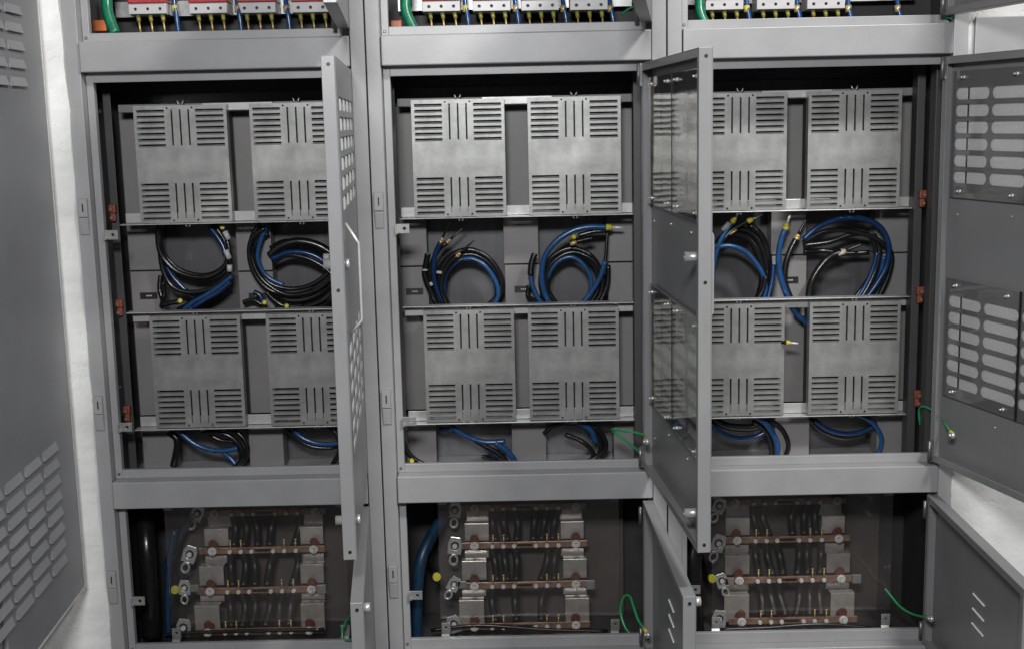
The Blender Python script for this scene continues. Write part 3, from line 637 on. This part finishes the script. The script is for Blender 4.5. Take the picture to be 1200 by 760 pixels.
bk = breaker(); first = True
BR = ((0, (151, 222, 279, 342)), (1, (495, 554, 611, 668)), (2, (827, 887, 946)))
ORD = ('first from the left', 'second from the left', 'third from the left', 'fourth from the left')
for c, xs in BR:
    for i, px in enumerate(xs):
        o = bk if first else copy_tree(bk); first = False
        p = at(px, (17, 14, 12)[c]-.01*(px-xs[0]), YB); o.location = p
        tag(o, 'white breaker with red cap, %s in the %s cabinet top row' % (ORD[i], CABN[c]), 'breaker', 'breakers along the top edge')
G3 = 'blue wires between the breakers'
for c, xs in ((0, (206, 280, 337)), (1, (547, 606, 662, 717)), (2, (877, 936, 996, 1054))):
    for i, px in enumerate(xs):
        p0 = at(px-4, -25, .17); p1 = at(px-2, 5, .155); p2 = at(px+1, 20, .15); p3 = at(px+4, 45, .15)
        r = empty('blue_wire', p3, 'blue wire hanging behind the breakers, %s in the %s cabinet top row' % (ORD[i], CABN[c]), 'wire', G3)
        MB().tube([p-p3 for p in (p0, p1, p2, p3)], .0065, 10, 6).build('insulation', 'blue', r)
        MB().cyl(p1-p3+Vector((0, 0, -.004)), p1-p3+Vector((.001, -.001, -.022)), .0085, 12).build('ferrule', 'yellow' if i in (0,) else 'brass', r)
for c, (px, dx) in enumerate(((125, 10), (475, 13), (820, 14))):
    P = [at(px+2, -30, .12), at(px, 0, .11), at(px+2, 18, .10), at(px+dx, 40, .09)]; b0 = P[-1].copy()
    r = empty('sleeved_cable', b0, 'thick glossy green cable in the top left corner of the %s cabinet' % CABN[c], 'cable', 'green sleeved cables')
    MB().tube([p-b0 for p in P], .0150 if c != 2 else .013, 14, 8).build('sleeve', 'teal', r)
    MB().cyl(P[1]-b0+Vector((0, 0, .03)), P[1]-b0+Vector((0, 0, .006)), .019, 12).build('clamp', 'white', r)
for c, px in ((0, 103), (1, 458)):
    p = at(px, 37, .16); r = empty('copper_bus_end', p, 'orange copper bar end in the top left corner of the %s cabinet' % CABN[c], 'busbar', 'orange bar ends')
    MB().box(0, .05 if c == 0 else .03, 0, .012, 0, .030).build('bar', 'orangeb', r, bevel=.002)
for c in range(3):          # mounting rail behind the breakers
    z = at(300, 12, .24).z
    o = MB().box(X0[c]+.07, X0[c]+.73, .24, .25, z-.012, z+.03).build('din_rail', 'rail'); tag(o, 'grey metal rail behind the breakers of the %s cabinet' % CABN[c], 'rail', 'rails behind the breakers')

# ------------------------------------------------------------------ lower compartments: copper bars behind clear sheets
BY = (.30, .255, .205, .155)
BYpx = (594, 638, 685, 733)
def zb(i): return at(600, BYpx[i], BY[i]).z
def xb(px, i): return at(px, BYpx[i], BY[i]).x-.80
def busbar(i, notch):
    r = empty('copper_busbar', (0, BY[i], zb(i)))
    x0, x1 = xb(541, 2), xb(690, 2)
    xl, xr = xb(572, i)-.045, xb(658, i)+.045
    MB().box(x0, x1, 0, .006, -.0098, .0098).build('bar', 'copper', r, bevel=.001)
    g = MB(); g.box(xb(606, i), xb(624, i), -.0012, -.0002, -.004, .004).build('slot_mark', 'blackp', r)
    for px in (556, 675):
        x = xb(px, i); MB().cyl((x, -.001, 0), (x, -.004, 0), .0130, 20).cyl((x, -.0041, 0), (x, -.010, 0), .0105, 20, hole=.72).cyl((x, -.006, 0), (x, -.018, 0), .0055, 12, hole=.4).build('washer_bolt', 'bolt', r)
    for px in (577, 590, 602.5, 628, 641, 654.5):
        x = xb(px, i); MB().cyl((x, -.001, -.001), (x, -.010, -.001), .0068, 6).cyl((x, -.010, -.001), (x, -.013, -.001), .005, 10).build('bolt', 'bolt', r)
    if notch:
        for px in (578, 590.5, 641, 654.5):
            x = xb(px, i); MB().cyl((x, -.006, .008), (x, -.006, .031), .0022, 8).cyl((x, -.006, .0311), (x, -.006, .036), .0035, 8).build('pin', 'brass', r)
    return r
BN = ('topmost', 'second', 'third', 'lowest')
for i in range(4):
    o = busbar(i, i > 0)
    for c in range(3):
        q = o if c == 0 else copy_tree(o)
        q.location.x = X0[c]; tag(q, '%s copper bar with bolts behind the clear sheet of the %s cabinet' % (BN[i], CABN[c]), 'busbar', 'bolted copper bars')
def support(side):
    pa, pb = (541, 571) if side == 0 else (659, 688)
    r = empty('busbar_support', (0, .3, .02))
    k = -1 if side == 0 else 1
    segs = [(595, 610, .315, 0), (612, 632, .285, 1), (643, 652, .285, 0), (656, 678, .235, 1), (689, 697, .235, 0), (702, 733, .19, 1)]
    for y0, y1, Y, edge in segs:
        A = at(pa+1, y1, .24); B = at(pb-1, y0, .24)
        z0 = at(600, y1, Y).z; z1 = at(600, y0, Y).z; dx = (.24-Y)*.12*k
        b = MB(); b.box(A.x-.8+dx, B.x-.8+dx, Y-.3, Y-.298, z0-.02, z1-.02)
        if edge: b.box(A.x-.8+dx, B.x-.8+dx, Y-.3+.0021, Y-.3+.03, z1-.0225, z1-.02)
        b.build('plate', 'plate', r, bevel=.0008)
    for i in (1, 2, 3):
        x = xb(556 if side == 0 else 675, i); z = zb(i)
        MB().cyl((x, BY[i]-.3+.008, z-.02+.006), (x, BY[i]-.3+.0285, z-.02+.006), .013, 18, .015).build('standoff', 'redres', r)
        MB().cyl((x, BY[i]-.3+.007, z-.02+.020), (x, BY[i]-.3+.012, z-.02+.020), .013, 18).build('standoff_rim', 'redres', r)
    return r
for sd in (0, 1):
    o = support(sd)
    for c in range(3):
        q = o if c == 0 else copy_tree(o)
        q.location.x = X0[c]; tag(q, 'stepped metal support with red standoffs at the %s end of the %s cabinet copper bars' % (('left', 'right')[sd], CABN[c]), 'bracket', 'stepped busbar supports')
def conductors(sd, c):
    r = empty('conductor_bundle', (0, .3, .02)); rn = random.Random(3+sd+7*c)
    xs = (577, 590, 602.5) if sd == 0 else (628, 641, 654.5)
    for i in range(3):
        for j, px in enumerate(xs):
            if rn.random() < .12: continue
            xa = xb(px, i)+rn.uniform(-.004, .004); xz = xb(px+(-5 if sd else 4), i+1)+rn.uniform(-.006, .006)
            P = [(xa, BY[i]-.3+.010, zb(i)-.025), ((xa+xz)/2+rn.uniform(-.01, .01), (BY[i]+BY[i+1])/2-.3+.03, (zb(i)+zb(i+1))/2-.02), (xz, BY[i+1]-.3+.012, zb(i+1)-.012)]
            b = MB(); b.tube(P, .0118, 10, 8); b.build('cable', 'ribbon', r)
    return r
for sd in (0, 1):
    for c in range(3):
        q = conductors(sd, c)
        q.location.x = X0[c]; tag(q, 'dark vertical conductors joining the %s bolts of the %s cabinet copper bars' % (('left', 'right')[sd], CABN[c]), 'cables', 'dark conductors between copper bars')
# clear sheets
PX0, PX1 = .145, .672
for c in range(3):
    r = empty('clear_cover', (X0[c], .118, .05), 'clear plastic sheet over the copper bars of the %s cabinet' % CABN[c], 'cover', 'clear plastic sheets')
    MB().box(PX0, PX1, 0, .003, 0, .445).build('sheet', 'pane', r)
    for x in (PX0, PX1-.026):
        for top in (0, 1):
            b = MB()
            if not top:
                b.sheet(rect(x, x+.026, .008, .042), [[(x+.013+.004*math.cos(-a*PI/5), .028+.004*math.sin(-a*PI/5)) for a in range(10)]], -.004, -.0015)
                b.prism([(-.004, .008), (-.0015, .008), (-.026, -.020), (-.0285, -.020)], x-.001, x+.023)
            else: b.box(x, x+.026, -.004, -.001, .405, .428); b.cyl((x+.008, -.004, .416), (x+.008, -.009, .416), .005, 10); b.cyl((x+.019, -.004, .416), (x+.019, -.009, .416), .005, 10)
            b.build('bracket', 'zinc', r, bevel=.0006)
# cable lugs left of the bars
def lug(px, py, Y, ang, s, label, second=True):
    p = at(px, py, Y); r = empty('cable_lug', p, label, 'lug', 'silver lugs beside the copper bars'); r.rotation_euler.y = ang
    def ring(n, rx, rz, ph=0, cx=0, cz=0): return [(cx+rx*math.cos(-a*2*PI/n+ph), cz+rz*math.sin(-a*2*PI/n+ph)) for a in range(n)]
    w, h = .016*s, .021*s
    out = [(-w, -h), (w, -h), (w*1.05, h*.3), (w*.7, h), (-w*.7, h), (-w*1.05, h*.3)][::1]
    MB().sheet(out, [ring(12, .0095*s, .011*s)], 0, .006).build('tongue', 'steel', r, bevel=.0015)
    MB().cyl((0, .004, 0), (0, -.006, 0), .0062*s, 6).build('bolt', 'bolt', r)
    if second:
        b = MB(); b.sheet(ring(16, .0115*s, .015*s, 0, 0, -h-.013*s), [ring(12, .0062*s, .009*s, 0, 0, -h-.013*s)], -.003, .005); b.build('ring', 'steel', r, bevel=.0015)
for c, pts in enumerate((((231, 601, .5), (222, 649, .35), (216, 688, .05), (215, 735, .1)), ((533, 597, .1), (533, 639, .12), (532, 684, .5), (532, 731, -.3)), ((843, 592, .4), (842, 636, .35), (846, 680, -.3), (843, 725, .1)))):
    for i, (x, y, an) in enumerate(pts):
        lug(x, y, (.29, .25, .20, .16)[i], an, (1.2, 1.3, 1.1, 1.3)[i], '%s silver lug left of the copper bars in the %s cabinet' % (BN[i], CABN[c]), i != 3)
# short links and end tabs, thick side cables, yellow plugs
for c, (pts, m) in enumerate(((((150, 600), (172, 640), (176, 700), (178, 745)), 'blackp'), (((512, 620), (495, 650), (489, 700), (488, 748)), 'navy'), (((818, 600), (812, 650), (812, 700), (815, 745)), 'blackp'))):
    P = [at(x, y, .17) for x, y in pts]; P[0] = P[0]+Vector((.02, .1, .02)); b0 = P[-1].copy()
    r = empty('feeder_cable', b0, 'thick %s feeder cable in the dark left side of the %s cabinet bottom' % ('blue' if c == 1 else 'black', CABN[c]), 'cable', 'thick feeder cables')
    MB().tube([p-b0 for p in P], .017 if c == 1 else .028, 16, 8).build('sheath', m, r)
for c, (x, y) in enumerate(((205, 689), (511, 674), (833, 676))):
    p = at(x, y, .19 if c else .20); r = empty('yellow_plug', p, 'round yellow cable end beside the lugs of the %s cabinet' % CABN[c], 'plug', 'yellow cable ends')
    MB().cyl((0, 0, 0), (.004, -.014, 0), .012, 18, .013).build('cap', 'yellow', r, bevel=.002)
    MB().tube([(0, .001, 0), (-.01, .03, .02), (-.03, .08, .06)], .010, 10, 6).build('cable', 'blackp', r)
P = [at(205, 620, .2), at(198, 660, .19), at(197, 710, .18), at(198, 750, .17)]; b0 = P[-1].copy()
r = empty('blue_cable', b0, 'blue cable seen through the left part of the left clear sheet', 'cable'); MB().tube([p-b0 for p in P], .010, 12, 7).build('sheath', 'navy', r)
P = [at(222, 608, .27), at(205, 640, .26), at(193, 665, .25)]; b0 = P[-1].copy()
r = empty('blue_cable', b0, 'dark blue cable end running down from the topmost lug of the left cabinet', 'cable'); MB().tube([p-b0 for p in P], .010, 12, 7).build('sheath', 'navy', r)
for c, (x, y) in enumerate(((372, 689), (687, 684), (999, 677))):
    p = at(x, y+6, .197); o = MB().box(0, .026, 0, .004, 0, .028).build('connector_tab', 'zinc', None, bevel=.001, loc=p)
    tag(o, 'pale metal tab at the right end of the third copper bar, %s cabinet' % CABN[c], 'tab', 'metal tabs on the copper bars')
for c, (x, y) in enumerate(((229, 692), (543, 688), (856, 684))):
    p = at(x, y, .200); o = MB().box(-.018, .010, 0, .004, -.002, .020).build('connector_tab', 'zinc', None, bevel=.001, loc=p)
    tag(o, 'pale metal tab at the left end of the third copper bar, %s cabinet' % CABN[c], 'tab', 'metal tabs on the copper bars')
for c, pts in enumerate((((190, 744), (215, 741), (300, 738), (380, 737)), ((505, 738), (560, 732), (640, 737), (712, 739)), ((845, 737), (900, 735), (960, 731), (1020, 735)))):
    P = [at(x, y, .14) for x, y in pts]; b0 = P[0].copy()
    r = empty('thin_cable', b0, 'thin black cable along the bottom of the clear sheet, %s cabinet' % CABN[c], 'cable', 'thin cables at the bottom'); MB().tube([p-b0 for p in P], .006, 8, 8).build('sheath', 'blackp', r)

p = at(921, 401, .19); r = empty('cable_end', p, 'cable tip with yellow ferrule poking out beside a lower module in the right cabinet', 'cable')
MB().tube([(-.05, .06, -.01), (-.02, .03, -.003), (0, 0, 0)], .006, 8, 6).build('cable', 'blackp', r)
MB().cyl((.0005, -.0005, 0), (.012, -.002, -.001), .0072, 12, .006).build('ferrule', 'yellow', r)
MB().cyl((.0125, -.002, -.001), (.034, -.004, -.003), .003, 8).build('pin', 'bolt', r)
